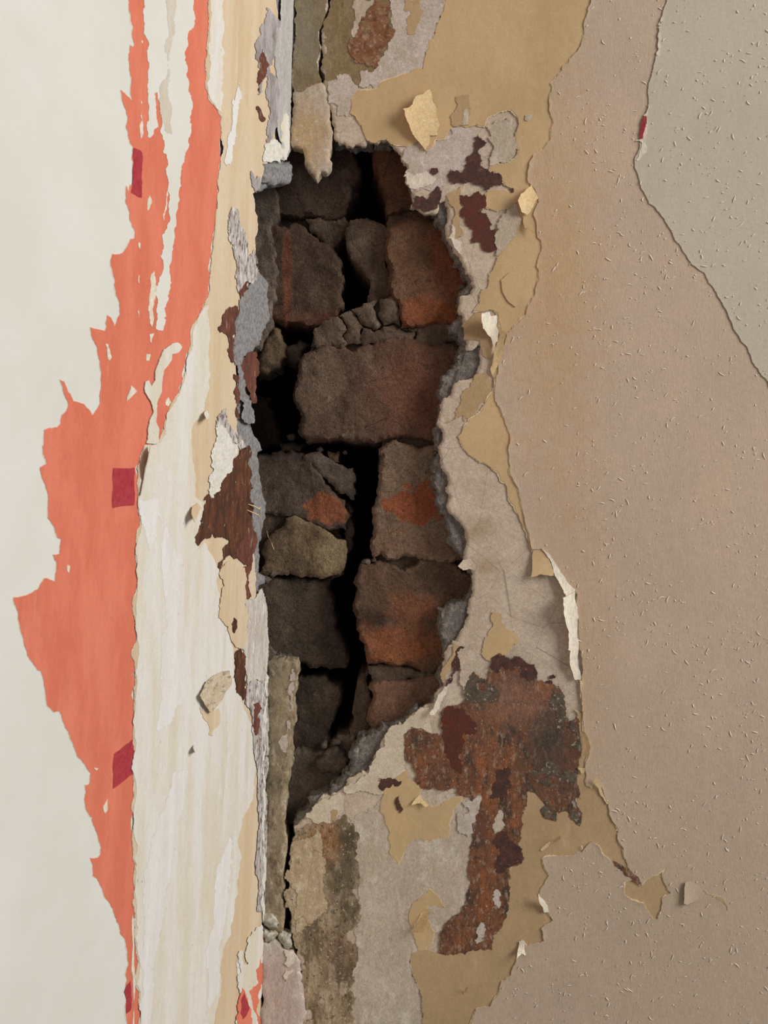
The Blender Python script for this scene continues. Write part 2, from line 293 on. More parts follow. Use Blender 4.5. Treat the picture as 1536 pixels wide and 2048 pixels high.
def slab(name, pts, PF, off, th, material, parent=None, amp=.22, mn=3.5, step=0, band=0, rnd=0, rmm=0,
         nz=(0, 30), tilt=(0, 0), lift=None, rings=1, jit=0, seed=None, smooth=False, kind=None, raw=False, curl=0, fuzz=0):
    """a solid sheet or block from an outline on a wall: off = front face, th = thickness (mm);
    rnd/rmm round the rim, nz adds relief, tilt leans it (mm per 100 px), lift peels it: (x0,y0,x1,y1,mm)"""
    SEED[0] += 1; sd = seed or SEED[0]
    if fuzz:
        step = step or 5; material = fuzzy(material)
    poly = pts if raw else fractal(pts, amp, sd, mn)
    if fuzz: poly = grow(poly, fuzz * .42, sd, True)
    V2 = [Vector(p) for p in poly]
    n = len(V2)
    if step:
        xs = [p[0] for p in poly]; ys = [p[1] for p in poly]
        gx = np.arange(max(min(xs), -60), min(max(xs), W + 60), step); gy = np.arange(max(min(ys), -60), min(max(ys), H + 60), step)
        if len(gx) and len(gy):
            r = np.random.RandomState(sd)
            if band:
                cells = set(); k = int(band / step) + 1
                for x, y in poly:
                    if not inframe((x, y)): continue
                    i, j = int(x // step), int(y // step)
                    cells.update((i + a, j + c) for a in range(-k, k + 1) for c in range(-k, k + 1))
                g = np.array(sorted(cells), float) * step if cells else np.zeros((0, 2))
            else:
                g = np.stack(np.meshgrid(gx, gy), -1).reshape(-1, 2)
            g = g + r.uniform(-.3, .3, g.shape) * step
            g = g[inside(g, poly)]
            if len(g):
                d = edge_dist(g, poly); k = d > step * .5
                if band: k &= d < band
                g = g[k]
            V2 += [Vector(p) for p in g]
    ov, oe, of, *_ = delaunay_2d_cdt(V2, [], [list(range(n))], 1, 1e-5)
    P2 = np.array([(v.x, v.y) for v in ov])
    dist = edge_dist(P2, poly) if (rnd or lift or curl or fuzz) else np.zeros(len(P2))
    cx, cy = P2.mean(0); nrm = NR if PF is PR else NL
    front = []
    for (x, y), d in zip(P2, dist):
        o = off
        if rnd:
            q = min(d / rnd, 1.0); o -= rmm * (1 - math.sqrt(max(0, 1 - (1 - q) ** 2)))
        if nz[0]:
            o += nz[0] * noise.fractal(Vector((x / nz[1], y / nz[1], sd * 3.7)), .9, 2.1, 5)
        o += tilt[0] * (x - cx) / 100 + tilt[1] * (y - cy) / 100
        if curl and inframe((x, y)):
            o += curl * max(0, 1 - d / 9) ** 2 * max(0, .35 + 1.2 * noise.noise(Vector((x / 45, y / 45, sd))))
        if lift:
            x0, y0, x1, y1, mm = lift; L2 = (x1 - x0) ** 2 + (y1 - y0) ** 2
            s = ((x - x0) * (x1 - x0) + (y - y0) * (y1 - y0)) / L2
            o += mm * max(0, s) ** 1.8
        front.append(PF(x, y, o))
    faces = []
    for f in of:
        a, b, c = (front[i] for i in f[:3])
        faces.append(list(f) if (b - a).cross(c - a).dot(nrm) > 0 else list(reversed(f)))
    # rim
    cnt = {}
    for f in faces:
        for i in range(len(f)):
            a, b = f[i], f[(i + 1) % len(f)]
            cnt[(a, b)] = 1
    bd = [(a, b) for (a, b) in cnt if (b, a) not in cnt]
    rim = sorted({i for e in bd for i in e})
    verts = list(front); prev = {i: i for i in rim}
    for r in range(1, rings + 1):
        cur = {}
        for i in rim:
            p = front[i] - nrm * (th * 1e-3 * r / rings)
            if jit and r < rings + 1:
                v = noise.noise_vector(p * 160 + Vector((sd, 0, 0))) + .6 * noise.noise_vector(p * 420)
                v -= nrm * v.dot(nrm) * .6
                p = p + v * (jit * 1e-3)
            cur[i] = len(verts); verts.append(p)
        for a, b in bd: faces.append([prev[b], prev[a], cur[a], cur[b]])
        prev = cur
    ob = link(name, verts, faces, material, parent, smooth, kind)
    if fuzz:
        at = ob.data.attributes.new('edge', 'FLOAT', 'POINT')
        v = np.zeros(len(verts), np.float32); v[:len(dist)] = np.minimum(1, dist / fuzz)
        at.data.foreach_set('value', v)
    return ob
def sheet(name, pts, PF, off, th, material, core, parent=None, amp=.2, tear=3.0, **kw):
    """a paper layer with the paler feathered core of its torn edge showing round it"""
    SEED[0] += 1; sd = SEED[0]
    poly = fractal(pts, amp, sd)
    o = slab(name, poly, PF, off, th, material, parent, raw=True, seed=sd, **kw)
    if core:
        slab('torn_edge', grow(poly, tear, sd), PF, off - th * .55, th * .4, core, o, raw=True, seed=sd)
    return o
def tag(o, label, cat=None, group=None, kind=None):
    o['label'] = label
    if cat: o['category'] = cat
    if group: o['group'] = group
    if kind: o['kind'] = kind
    return o

# ------------------------------------------------------------------ outlines traced on the walls
CRACK_R = 'A2 1085,0 1075,60 1050,130 1015,220 1015,330 1020,430 1005,520 1030,620 1060,760 1085,860 1110,970 1115,1075'
HOLE = (' A2 1140,1105 1250,1130 1300,1115 1355,1120 1365,1080 1420,1100 1470,1075 1536,1065'
        ' A3 50,1060 100,1120 165,1190 180,1260 210,1310 200,1340 215,1420 245,1500 230,1600 300,1620 430,1640 500,1540 520,1660 500,1740 520,1840 560,1900 590,1960'
        ' B3 630,100 650,180 720,290 690,340 610,360 600,480 640,560 640,680 660,770 700,770 770,730 770,850 740,950 650,1000 610,1000 480,1150 450,1270 470,1380 470,1480 440,1510 465,1600 470,1680 520,1740 500,1830 530,1900'
        ' C3 510,60 540,110 620,190 655,260 665,330 650,430 600,510 640,540 700,530 710,620 700,730 680,780 680,880 640,980 560,1080 500,1170 480,1290 480,1400 490,1430 410,1560 330,1590 210,1700 100,1740 40,1810 0,1880'
        ' D2 1380,20 1200,130 1160,170 1100,190 1000,230 940,310 880,390 830,430')
CRACK_LOW = ' D2 800,470 810,520 780,590 770,700 775,900 765,1050 780,1150 790,1300 850,1500 860,1700 865,1966'
FAR = ' P 608,2330 1900,2330 1900,-280 664,-280'
HOLE_R = (' P 668,262 672,284 700,288 745,286 790,284 808,300 818,335 822,360 826,390 862,410 872,428 885,470 897,490 908,512 924,545 935,563 921,583 916,600 919,630 902,648 898,667 916,672 922,690 905,735 885,750 880,768 882,802 874,846 867,865 869,890 877,905'
          ' 864,927 867,961 872,987 877,1013 888,1031 893,1052 893,1078 906,1099 919,1109 927,1117 940,1145 938,1185 927,1200 900,1206 875,1216 877,1247 885,1286 885,1312 880,1340 880,1368 866,1395 830,1412 800,1440 760,1455 712,1490 700,1512 690,1548 640,1590 610,1622 588,1642')

# ------------------------------------------------------------------ right wall: render coat, skim coat, masonry
wall_right = slab('wall_right', T(CRACK_R + HOLE_R + CRACK_LOW + FAR), PR, -2.5, 15, 'render_right', amp=.25, step=4, band=14, rnd=7, rmm=2.2, nz=(1.3, 14), rings=5, jit=2.2, smooth=True)
tag(wall_right, 'cracked plastered brick wall with a tall ragged hole beside the corner', kind='structure')
skim = slab('skim_coat', T(CRACK_R + HOLE + CRACK_LOW + FAR), PR, 0, 3.0, 'skim', wall_right, amp=.22, step=4, band=10, rnd=4, rmm=.8, nz=(.25, 20), rings=3, jit=.7, smooth=True)

# dark masonry behind, closed at the sides
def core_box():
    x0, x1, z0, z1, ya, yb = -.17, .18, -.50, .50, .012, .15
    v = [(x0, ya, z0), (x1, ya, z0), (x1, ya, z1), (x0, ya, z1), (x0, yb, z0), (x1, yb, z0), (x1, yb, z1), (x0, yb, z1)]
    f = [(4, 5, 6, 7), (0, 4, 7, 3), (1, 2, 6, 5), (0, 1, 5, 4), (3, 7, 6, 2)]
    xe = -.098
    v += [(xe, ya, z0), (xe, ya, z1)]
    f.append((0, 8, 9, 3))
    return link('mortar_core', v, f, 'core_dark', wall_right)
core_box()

def block(name, s, depth, material, tilt=(0, 0), th=70, rnd=6, rmm=2.6, nz=1.5, amp=.2, parent=wall_right, step=6):
    return slab(name, T('P ' + s), PR, -depth, th, material, parent, amp=amp, mn=4, step=step, rnd=rnd, rmm=rmm, nz=(nz, 40), tilt=tilt, rings=4, jit=1.0, smooth=True)
B = [
 ('brick', '535,400 560,330 575,285 640,262 705,292 719,335 721,355 706,378 697,406 690,431 640,435 600,436 550,441 520,440', 25, 'brick_a', (1, 0)),
 ('brick', '742,262 800,262 835,320 840,370 850,400 885,425 830,424 775,430 772,395 757,365 745,330', 17, 'brick_b', (-1, 0)),
 ('brick', '468,450 560,454 612,456 652,486 680,515 690,560 689,612 672,640 640,655 560,649 530,640 468,560', 24, 'brick_c', (2, 1)),
 ('brick', '770,456 830,436 905,430 925,480 945,550 940,600 930,645 850,655 802,656 796,605 776,572 772,520', 12, 'brick_d', (-1, 0)),
 ('brick', '622,702 646,690 760,683 890,684 930,700 930,800 915,850 905,884 760,884 700,884 612,885 596,866 588,805 596,748', 13, 'brick_e', (-.6, 0)),
 ('brick', '468,905 560,902 606,906 640,945 668,984 690,1000 702,1030 692,1060 650,1060 575,1036 468,1010', 25, 'brick_f', (2, 1)),
 ('brick', '757,898 768,891 868,889 905,920 920,1000 925,1050 945,1110 910,1122 800,1116 748,1119 746,1060 750,1010 758,960', 13, 'brick_g', (-.6, 0)),
 ('brick', '468,1168 570,1155 662,1158 668,1200 672,1258 690,1290 699,1315 690,1337 650,1334 600,1325 560,1310 468,1300', 28, 'brick_h', (-3, -1)),
 ('brick', '706,1165 722,1126 760,1119 910,1126 960,1150 955,1190 930,1205 905,1250 905,1330 870,1345 780,1330 736,1328 730,1290 713,1260 705,1210', 13, 'brick_i', (0, 0)),
 ('brick', '740,1368 800,1360 910,1352 905,1390 870,1425 800,1455 742,1460 736,1420', 14, 'brick_j', (0, 0)),
 ('brick', '570,1338 650,1350 682,1370 672,1430 660,1502 620,1515 560,1510 560,1420', 32, 'brick_h', (0, 0)),
 ('brick', '468,790 540,795 552,840 560,880 595,886 590,900 468,900', 52, 'brick_a', (3, 0)),
 ('mortar_bed', '612,438 690,434 697,458 682,480 668,496 640,488 622,466', 26, 'mortar', (0, 0)),
 ('mortar_bed', '690,462 702,440 732,436 770,452 778,480 774,520 778,560 790,594 742,618 734,600 741,570 731,550 712,530 694,500', 19, 'mortar', (0, 0)),
 ('mortar_bed', '622,694 630,656 652,641 676,633 690,650 684,672 692,690 640,696', 14, 'mortar', (0, 0)),
 ('mortar_bed', '678,632 700,620 716,640 726,652 722,688 694,690 687,672 693,650', 15, 'mortar', (0, 0)),
 ('mortar_bed', '703,619 736,606 756,600 752,632 764,650 748,660 728,650 718,640', 14, 'mortar', (0, 0)),
 ('mortar_bed', '726,655 746,664 766,653 792,652 802,660 830,662 826,688 760,688 725,690', 15, 'mortar', (0, 0)),
 ('mortar_bed', '759,599 788,588 796,608 800,650 768,650 756,632', 13, 'mortar', (0, 0)),
 ('mortar_bed', '806,660 925,648 945,690 880,690 830,688 834,662', 15, 'mortar', (0, 0)),
 ('mortar_backing', '780,262 960,262 960,1400 860,1440 760,1475 735,1470 745,1440 745,1340 740,1320 730,1150 752,1120 754,1010 762,900 762,878 620,878 606,800 612,720 640,660 735,612 776,585 772,500 776,440 774,400', 20, 'mortar', (0, 0)),
 ('mortar_backing', '468,290 700,290 700,420 660,440 664,636 468,645', 36, 'mortar', (0, 0)),
 ('mortar_backing', '468,908 650,908 686,1000 686,1150 660,1160 660,1325 468,1335', 36, 'mortar', (0, 0)),
 ('mortar_bed', '606,914 640,904 662,918 706,935 708,1000 690,986 655,960 630,940', 24, 'mortar_grey', (0, 0)),
 ('mortar_bed', '655,902 677,902 680,924 660,924', 28, 'mortar_warm', (0, 0)),
 ('mortar_bed', '468,1000 545,1000 575,1036 555,1075 540,1110 468,1115', 28, 'mortar', (1, 0)),
 ('mortar_bed', '572,1036 616,1044 660,1066 692,1082 693,1112 681,1150 640,1158 600,1155 580,1146 550,1152 515,1150 530,1085 552,1060', 22, 'mortar_warm', (1, 0)),
 ('mortar_bed', '690,1004 706,1020 708,1060 704,1100 692,1112 690,1060', 32, 'mortar', (0, 0)),
 ('mortar_bed', '736,1331 780,1330 868,1344 900,1352 870,1362 800,1364 742,1372', 16, 'mortar', (0, 0)),
 ('mortar_bed', '714,1362 735,1336 743,1400 742,1458 712,1494 690,1500 700,1465 706,1420', 24, 'mortar', (0, 0)),
 ('mortar_bed', '560,1505 650,1502 676,1470 700,1470 730,1478 712,1510 702,1560 650,1600 610,1650 560,1660', 22, 'mortar_grey', (0, 4)),
 ('mortar_bed', '468,1300 560,1305 590,1318 600,1345 580,1350 468,1350', 24, 'mortar_grey', (1, 0)),
 ('mortar_bed', '468,380 545,372 556,400 540,452 548,520 552,600 548,648 520,700 468,700', 20, 'mortar_grey', (4, 0)),
]
for nme, s, dep, m, tl in B:
    block(nme, s, dep, m, tl, **(dict(rnd=3, rmm=1.3) if nme != 'brick' else {}))
def stone(s, depth, m, label, **kw):
    o = block('rubble_stone', s, depth, m, th=22, rnd=11, rmm=6, nz=2.2, parent=None, step=4, **kw)
    return tag(o, label, 'stone')
stone('541,650 562,660 567,684 574,690 562,735 538,751 512,750 510,720 524,690', 24, 'mortar_warm', 'jagged brown stone wedged at the left edge of the hole', tilt=(4, 0))
stone('562,692 600,680 620,690 607,725 586,736 570,716', 31, 'mortar_grey', 'small pale grey stone lodged left of the widest brick')
stone('560,888 585,884 612,890 600,905 562,906', 30, 'mortar', 'flat dark stone chip lying on the brick below the dark recess')
stone('628,1520 655,1496 690,1500 700,1520 680,1552 640,1550', 17, 'mortar_grey', 'rounded grey mortar lump at the bottom of the hole')

# loose grit along the broken bed joints
rnd_ = random.Random(5)
for (x, y, r, dep) in [(733, 1124, 9, 14), (748, 1121, 6, 15), (583, 873, 9, 34), (690, 905, 5, 27), (640, 899, 7, 26), (530, 1160, 10, 4), (545, 1150, 7, 10), (705, 1478, 8, 18), (672, 1486, 9, 20), (648, 1492, 7, 20), (733, 1430, 6, 18), (880, 985, 9, 5), (877, 962, 7, 6), (872, 905, 7, 6), (901, 655, 9, 5), (884, 770, 8, 6), (924, 575, 8, 6), (868, 940, 6, 7), (884, 1012, 7, 6)]:
    c = [(x + r * (1 + rnd_.uniform(-.25, .25)) * math.cos(a), y + r * (.85 + rnd_.uniform(-.25, .25)) * math.sin(a)) for a in [k * math.pi / 4 for k in range(8)]]
    slab('mortar_crumb', c, PR, -dep, 8, 'dark_render' if dep < 12 else 'mortar_grey', wall_right, amp=.12, mn=3, step=3, rnd=r, rmm=r * .3, nz=(.5, 10), rings=2, jit=.4, smooth=True)

# ------------------------------------------------------------------ right wall: plaster pieces beside the cracks
frag = slab('plaster_fragment', T('P 594,-280 660,-280 A2 1060,0 1050,90 1015,170 990,300 1000,420 985,520 1010,630 1040,650 1060,750 1075,870 1100,1020 1090,1110 1085,1240 1050,1320 1010,1320 970,1375 930,1330 880,1190 860,1140 790,1130 770,1090 785,950 800,800 800,700 810,0'),
            PR, .3, 9, 'strip_skim', amp=.16, step=5, band=14, rnd=4, rmm=.9, nz=(.3, 25), rings=3, jit=.8, smooth=True)
tag(frag, 'narrow plaster strip hanging down into the top of the hole', 'plaster')
slab('olive_coat', T('P 595,-280 658,-280 A2 1055,0 1045,100 1010,170 985,300 995,420 980,520 1005,630 960,640 890,685 815,705 805,660 815,0'), PR, .6, .1, 'olive_plaster', frag, amp=.2, fuzz=8, step=4)
strip = slab('plaster_strip', T('P 530,1325 560,1318 592,1322 597,1342 586,1400 581,1500 578,1560 570,1580 571,1620 575,1680 569,1750 567,1800 568,1850 562,1872 545,1862 526,1848 525,1700 526,1500 528,1400'),
             PR, .2, 16, 'mould_plaster', amp=.12, step=5, band=14, rnd=5, rmm=1.2, nz=(.5, 20), rings=4, jit=.8, smooth=True)
tag(strip, 'narrow mouldy plaster strip between the corner and the lower crack', 'plaster')
slab('pale_rim', T('C2 770,1290 795,1300 800,1450 790,1600 765,1700 760,1966 745,1966 745,1700 770,1560 780,1400'), PR, .5, .1, 'lilac_skim', strip, amp=.25, fuzz=8, step=4)
pink_c = slab('mauve_plaster_patch', T('D2 555,1340 600,1350 650,1310 690,1340 740,1400 790,1400 850,1500 850,1640 865,1966 P 605,2330 521,2330 D2 543,1966 548,1700'),
              PR, 1.2, 6, 'mauve_plaster', amp=.14, step=5, band=12, rnd=4, rmm=.8, nz=(.3, 30), rings=2, jit=.5, smooth=True)
tag(pink_c, 'smooth mauve plaster patch at the bottom of the corner', 'plaster')
for s in ('D2 545,1100 640,1110 690,1190 680,1240 600,1220 520,1190 510,1140', 'D2 560,1220 650,1240 690,1290 640,1330 580,1340 550,1280', 'D2 700,1250 770,1270 790,1380 730,1400 690,1330'):
    slab('plaster_lump', T(s), PR, 2.5, 6, 'pale_lump', pink_c, amp=.2, step=3, rnd=12, rmm=3, nz=(.8, 12), rings=2, jit=.6, smooth=True)
slab('white_chip', T('D2 730,1400 790,1420 800,1500 760,1530 720,1500'), PR, 1.7, .5, 'paper_white', pink_c, amp=.25)
slab('white_chip', T('D2 715,1600 740,1560 800,1550 790,1570 750,1590 740,1640'), PR, 1.7, .5, 'paper_white', pink_c, amp=.25)

# ------------------------------------------------------------------ right wall: paint and bare patches on the skim
RPN = [0]
def rp(name, s, m, off=.25, amp=.24, parent=wall_right, th=.1, fuzz=14, **kw):
    if m.startswith('tan'): fuzz = 0; th = .3
    RPN[0] += 1                                  # no two coats lie in exactly one plane
    return slab(name, T(s), PR, off + .0023 * RPN[0], th, m, parent, amp=amp, fuzz=fuzz, **kw)
rp('olive_coat', 'P 660,-280 900,-280 A3 505,0 330,480 P 800,170 A2 1450,640 1300,650 1290,690 1220,600 1130,580 1060,640 1050,590 1020,520 1035,430 1030,330 1030,220 1065,130 1085,60', 'olive_plaster', .2)
rp('bare_patch', 'A2 1060,650 1130,580 1200,575 1290,670 1240,760 1235,880 1170,890 1120,800 1085,790', 'lilac_skim', .35)
rp('bare_patch', 'A2 1260,0 1420,0 1390,50 1330,130 1300,220 1260,280 1240,240 1275,150', 'grey_skim', .35)
rp('bare_patch', 'A3 75,0 P 900,-60 A3 500,0 480,100 430,230 380,330 350,430 330,530 280,520 60,610 0,640 A2 1440,680 1310,660 1310,560 1400,550 1450,450 1536,340 A3 60,330 110,240 90,120', 'lilac_skim', .4)
rp('red_brown_patch', 'A2 1390,40 1470,10 1536,60 A3 60,100 110,240 60,330 0,430 A2 1450,440 1380,540 1310,480 1240,420 1210,330 1290,250 1320,140', 'rust_skim', .5, amp=.3)
rp('tan_scrap', 'A3 190,0 310,0 305,170 275,260 210,260 195,220 250,100 180,80', 'tan_dark', .55)
# below and around the hole
rp('bare_patch', 'A3 560,970 660,980 730,1010 740,1100 700,1200 650,1300 540,1320 510,1400 420,1450 240,1470 205,1350 220,1300 180,1220 240,1110 330,1180 420,1080 500,1060', 'lilac_skim', .3)
rp('bare_patch', 'A3 830,960 900,900 1000,900 1020,1060 1060,1100 1030,1190 900,1250 850,1260 840,1200 880,1150 830,1060', 'grey_skim', .75, amp=.32)
rp('dark_stain', 'A3 740,1040 800,1080 770,1130 780,1230 840,1330 900,1330 950,1410 860,1440 800,1430 560,1410 520,1360 540,1320 650,1310 670,1250 710,1190', 'purple_brown', .8, amp=.3)
rp('dark_stain', 'A3 270,1510 430,1430 470,1500 440,1590 310,1620 260,1580', 'purple_brown', .5, amp=.25)
rp('red_paint', 'A3 620,1500 700,1510 740,1480 810,1510 820,1580 780,1610 840,1690 880,1760 905,1710 890,1900 800,1940 770,1860 700,1870 710,1760 620,1650', 'dark_red_paint', .6, amp=.2)
rp('bare_patch', 'A3 1050,1560 1080,1700 1000,1850 900,1960 890,1880 910,1710 990,1610', 'grey_skim', .95, amp=.1)
rp('tan_scrap', 'A3 510,1500 560,1470 620,1430 625,1600 610,1700 640,1800 570,1830 560,1700 570,1600', 'tan_dark', .5)
rp('tan_scrap', 'B3 640,560 770,480 790,600 870,720 850,840 800,820 770,700 720,690 650,690', 'tan_dark', .35, amp=.15)
rp('stain_patch', 'B3 500,1330 620,1180 720,1000 740,950 840,960 870,1090 690,1290 650,1320 640,1270 560,1300', 'tan_dark', .35)
rp('stain_patch', 'C3 860,860 920,870 930,930 980,990 1040,1000 1070,1080 1000,1150 960,1200 890,1190 850,1240 790,1200 790,1120 830,1040', 'tan_paper', .4, amp=.25)
rp('grey_patch', 'P 700,1640 760,1600 880,1590 950,1610 945,1700 935,1800 900,1840 850,1900 820,1920 838,1990 840,2330 720,2330 712,1900 720,1780', 'grey_skim', .25, amp=.18)
rp('mould_stain', 'D2 820,470 980,430 1140,400 1190,320 1260,470 1300,520 1270,640 1330,860 1240,960 1300,1130 1210,1250 1290,1400 1220,1700 1240,1966 P 700,2330 608,2330 D2 870,1966 865,1600 800,1340 790,1180 775,900 790,700', 'stain', .3, amp=.3)
rp('pale_patch', 'D2 810,560 900,540 970,480 1010,590 1030,740 1020,900 1040,1100 930,1200 830,1250 790,1150 775,900 785,660', 'cream_skim', .5, amp=.25)
rp('cream_patch', 'D2 880,380 960,290 1020,230 1150,190 1180,260 1130,380 1080,420 980,430', 'pale_skim', .45, fuzz=8)
rp('rust_spot', 'D2 1080,330 1130,320 1130,390 1080,410', 'tan_dark', .6, amp=.3)
BROWN = ('C3 650,1550 690,1340 720,1325 760,1380 830,1380 860,1260 900,1240 890,1200 920,1190 1000,1230 1060,1210 1170,1260 1200,1370 1330,1420 1390,1480 1430,1600 1440,1700 1520,1690 1530,1966'
         ' D3 1510,0 1500,100 1510,280 D4 70,260 100,400 90,440 20,390 D3 1430,330 1340,345 1350,410 1260,370 1235,320 1270,290 1200,190 1130,180 1110,300 1080,400 1080,470 1060,600 1100,690 1080,730 990,770 985,900 990,1000 960,1150 920,1250 870,1280 850,1390 720,1390 560,1430 450,1415 470,1310 520,1180 640,1100 680,950 690,700 720,500 720,400 740,300 700,220 600,200 580,150 310,150 270,20'
         ' C3 200,1966 190,1810 240,1750 370,1790 480,1800 490,1620 560,1590')
rp('brown_paint', BROWN, 'brown_paint', .7, amp=.16)
rp('soot_patch', 'C3 690,1340 760,1380 830,1420 900,1480 860,1560 760,1550 650,1500', 'soot_grey', .85, amp=.3)
rp('soot_patch', 'C3 890,1200 1000,1220 1060,1210 1170,1280 1190,1380 1080,1280 940,1280 870,1330 860,1260', 'purple_brown', .85, amp=.35)
rp('red_paint', 'C3 490,1620 560,1590 640,1610 690,1680 740,1720 730,1790 640,1790 640,1880 600,1966 D3 620,0 640,80 590,20 C3 500,1900', 'dark_red_paint', .85, amp=.22)
rp('red_paint', 'D3 890,20 990,0 1000,150 960,240 900,220 850,230 860,140 900,90', 'purple_brown', .85, amp=.2)
rp('soot_patch', 'D3 860,560 960,490 1000,560 1060,600 1100,690 1060,740 980,760 960,800 900,800 890,730 930,640', 'purple_brown', .85, amp=.2)
rp('soot_patch', 'C3 1340,1440 1420,1560 1440,1700 1400,1780 1350,1700 1300,1560', 'soot_grey', .82, amp=.35)
rp('soot_patch', 'C3 1470,1700 1520,1690 1525,1900 1480,1940', 'soot_grey', .82, amp=.35)
rp('soot_patch', 'D3 1130,10 1300,-60 1480,20 1500,100 1400,110 1280,140 1180,90', 'soot_grey', .82, amp=.35)
rp('soot_patch', 'D3 1235,320 1270,290 1340,300 1350,410 1260,370', 'soot_grey', .82, amp=.2, fuzz=5, step=3)
rp('soot_patch', 'D4 10,330 70,340 100,400 90,440 20,390', 'soot_grey', .82, amp=.2, fuzz=5, step=3)
rp('white_scuff', 'D3 640,260 780,220 760,300 700,460 720,500 640,500 600,440 590,360 680,340', 'lilac_skim', .8, amp=.25)
rp('white_scuff', 'D3 880,950 910,940 930,1040 900,1080 875,1010', 'lilac_skim', .85)
rp('white_scuff', 'D3 720,1320 760,1290 760,1210 810,1220 790,1290 760,1345', 'lilac_skim', .85, amp=.3)
rp('white_scuff', 'D3 870,460 920,300 945,380 940,460 890,510', 'grey_skim', .85)
rp('tan_scrap', 'C3 600,1210 640,1130 720,1140 740,1220 700,1320 690,1400 640,1480 620,1330', 'skim', .8)
rp('dark_stain', 'C3 500,1430 560,1250 620,1130 650,1140 600,1240 560,1330 520,1420', 'purple_brown', .6, amp=.25)
rp('rust_edge', 'C3 480,1400 480,1290 560,1120 620,1130 560,1230 510,1330 495,1410', 'tan_dark', .55)
rp('dark_stain', 'P 762,1557 776,1559 804,1562 796,1572 776,1575 764,1582 758,1570', 'purple_brown', .6, amp=.25, fuzz=4, step=3)
rp('bare_patch', 'C3 40,1800 110,1730 220,1690 330,1600 400,1590 410,1790 370,1790 240,1740 190,1800 180,1966 D3 200,40 160,80 0,80 D2 1440,90 1480,200 1200,200 1180,150 1380,20', 'pale_skim', .4, fuzz=8)

rp('dark_fleck', 'C3 1300,1350 1350,1350 1340,1370 1300,1375', 'purple_brown', .5, fuzz=3, step=3)
rp('dark_fleck', 'C3 1280,1390 1330,1400 1310,1425 1270,1410', 'purple_brown', .5, fuzz=3, step=3)
rp('dark_fleck', 'A3 1000,1450 1025,1450 1025,1480 1005,1480', 'purple_brown', .95, fuzz=3, step=3)
rp('dark_fleck', 'A3 390,1290 440,1290 450,1320 410,1345 385,1330', 'purple_brown', .95, fuzz=3, step=3)
rp('dark_fleck', 'D3 120,240 145,210 150,260 175,320 150,350 130,310', 'purple_brown', .95, fuzz=3, step=3)
slab('white_edge', T('A3 520,1830 545,1720 570,1740 570,1830 630,1860 625,1955 570,1900'), PR, 1.0, .8, 'paper_white', wall_right, amp=.2)
slab('white_edge', T('A3 200,1340 330,1330 420,1380 330,1430 290,1460 240,1440 215,1400'), PR, .6, .1, 'paper_white', wall_right, amp=.2, fuzz=14, step=4)

# ------------------------------------------------------------------ right wall: wallpaper sheets
tan = sheet('tan_wallpaper', T('P 900,-280 A3 505,0 490,80 430,230 380,330 350,430 330,530 280,520 60,610 0,640 A2 1450,670 1290,690 1240,760 1230,870 1290,930 1330,1010 1360,1078 1420,1098 1470,1070 1536,1062'
    ' A3 60,1075 130,1110 230,1110 290,1085 350,1160 420,1070 500,1060 530,1000 560,970 660,980 740,950 800,970 830,900 1000,840 1070,950 1045,1100 1070,1150 1000,1250 860,1270 840,1320 910,1330 960,1420 1030,1470 830,1460 810,1590 900,1620 990,1600 1050,1555 1080,1700 1000,1850 910,1960'
    ' B3 950,0 870,150 840,200 820,300 790,300 770,390 725,470 830,460 900,480 930,640 870,900 860,960 880,1050 870,1090 690,1300 600,1430 690,1580 900,1700 950,1780 1040,1966 C3 1090,180 1150,350 1165,400 P 1230,1100 1230,-280'),
    PR, .7, .35, 'tan_paper', 'paper_core', amp=.13, tear=3.0)
tag(tan, 'tan wallpaper layer torn above and to the right of the hole', 'wallpaper')
low = sheet('tan_wallpaper', T('D3 0,330 60,100 200,20 210,80 330,130 300,200 400,300 640,220 620,260 560,330 540,400 530,520 400,560 200,600 140,735 60,540'), PR, .6, .3, 'tan_paper', 'paper_core', amp=.18, tear=2)
tag(low, 'small tan wallpaper scrap pointing down below the hole', 'wallpaper')
low2 = sheet('tan_wallpaper', T('D3 250,1420 330,1400 460,1430 560,1435 720,1395 850,1392 870,1285 920,1255 965,1150 992,1000 988,900 993,775 1085,735 1105,690 1070,600 1000,560 980,470 1085,470 1082,400 1112,300 1132,180 1200,190 1265,290 1235,320 1260,370 1350,412 1345,345 1430,332 1490,420 D4 30,400 95,440 105,400 60,200 70,0'
    ' P 1165,1500 1150,1420 1300,1500 1400,1900 1200,2330 830,2330 D3 330,1966 320,1750 260,1600'), PR, .62, .3, 'tan_dark', 'paper_core', amp=.14, tear=2.4)
tag(low2, 'brownish tan wallpaper under the pink sheet around the lower brown paint', 'wallpaper')
low3 = sheet('tan_wallpaper', T('D3 230,1100 300,1000 380,930 440,980 500,1070 420,1060 370,1050 380,1180 400,1240 420,1260 380,1380 300,1400 250,1270'), PR, .6, .3, 'tan_paper', 'paper_core', amp=.16, tear=2)
tag(low3, 'little tan paper scrap with a curled tongue near the bottom', 'wallpaper')

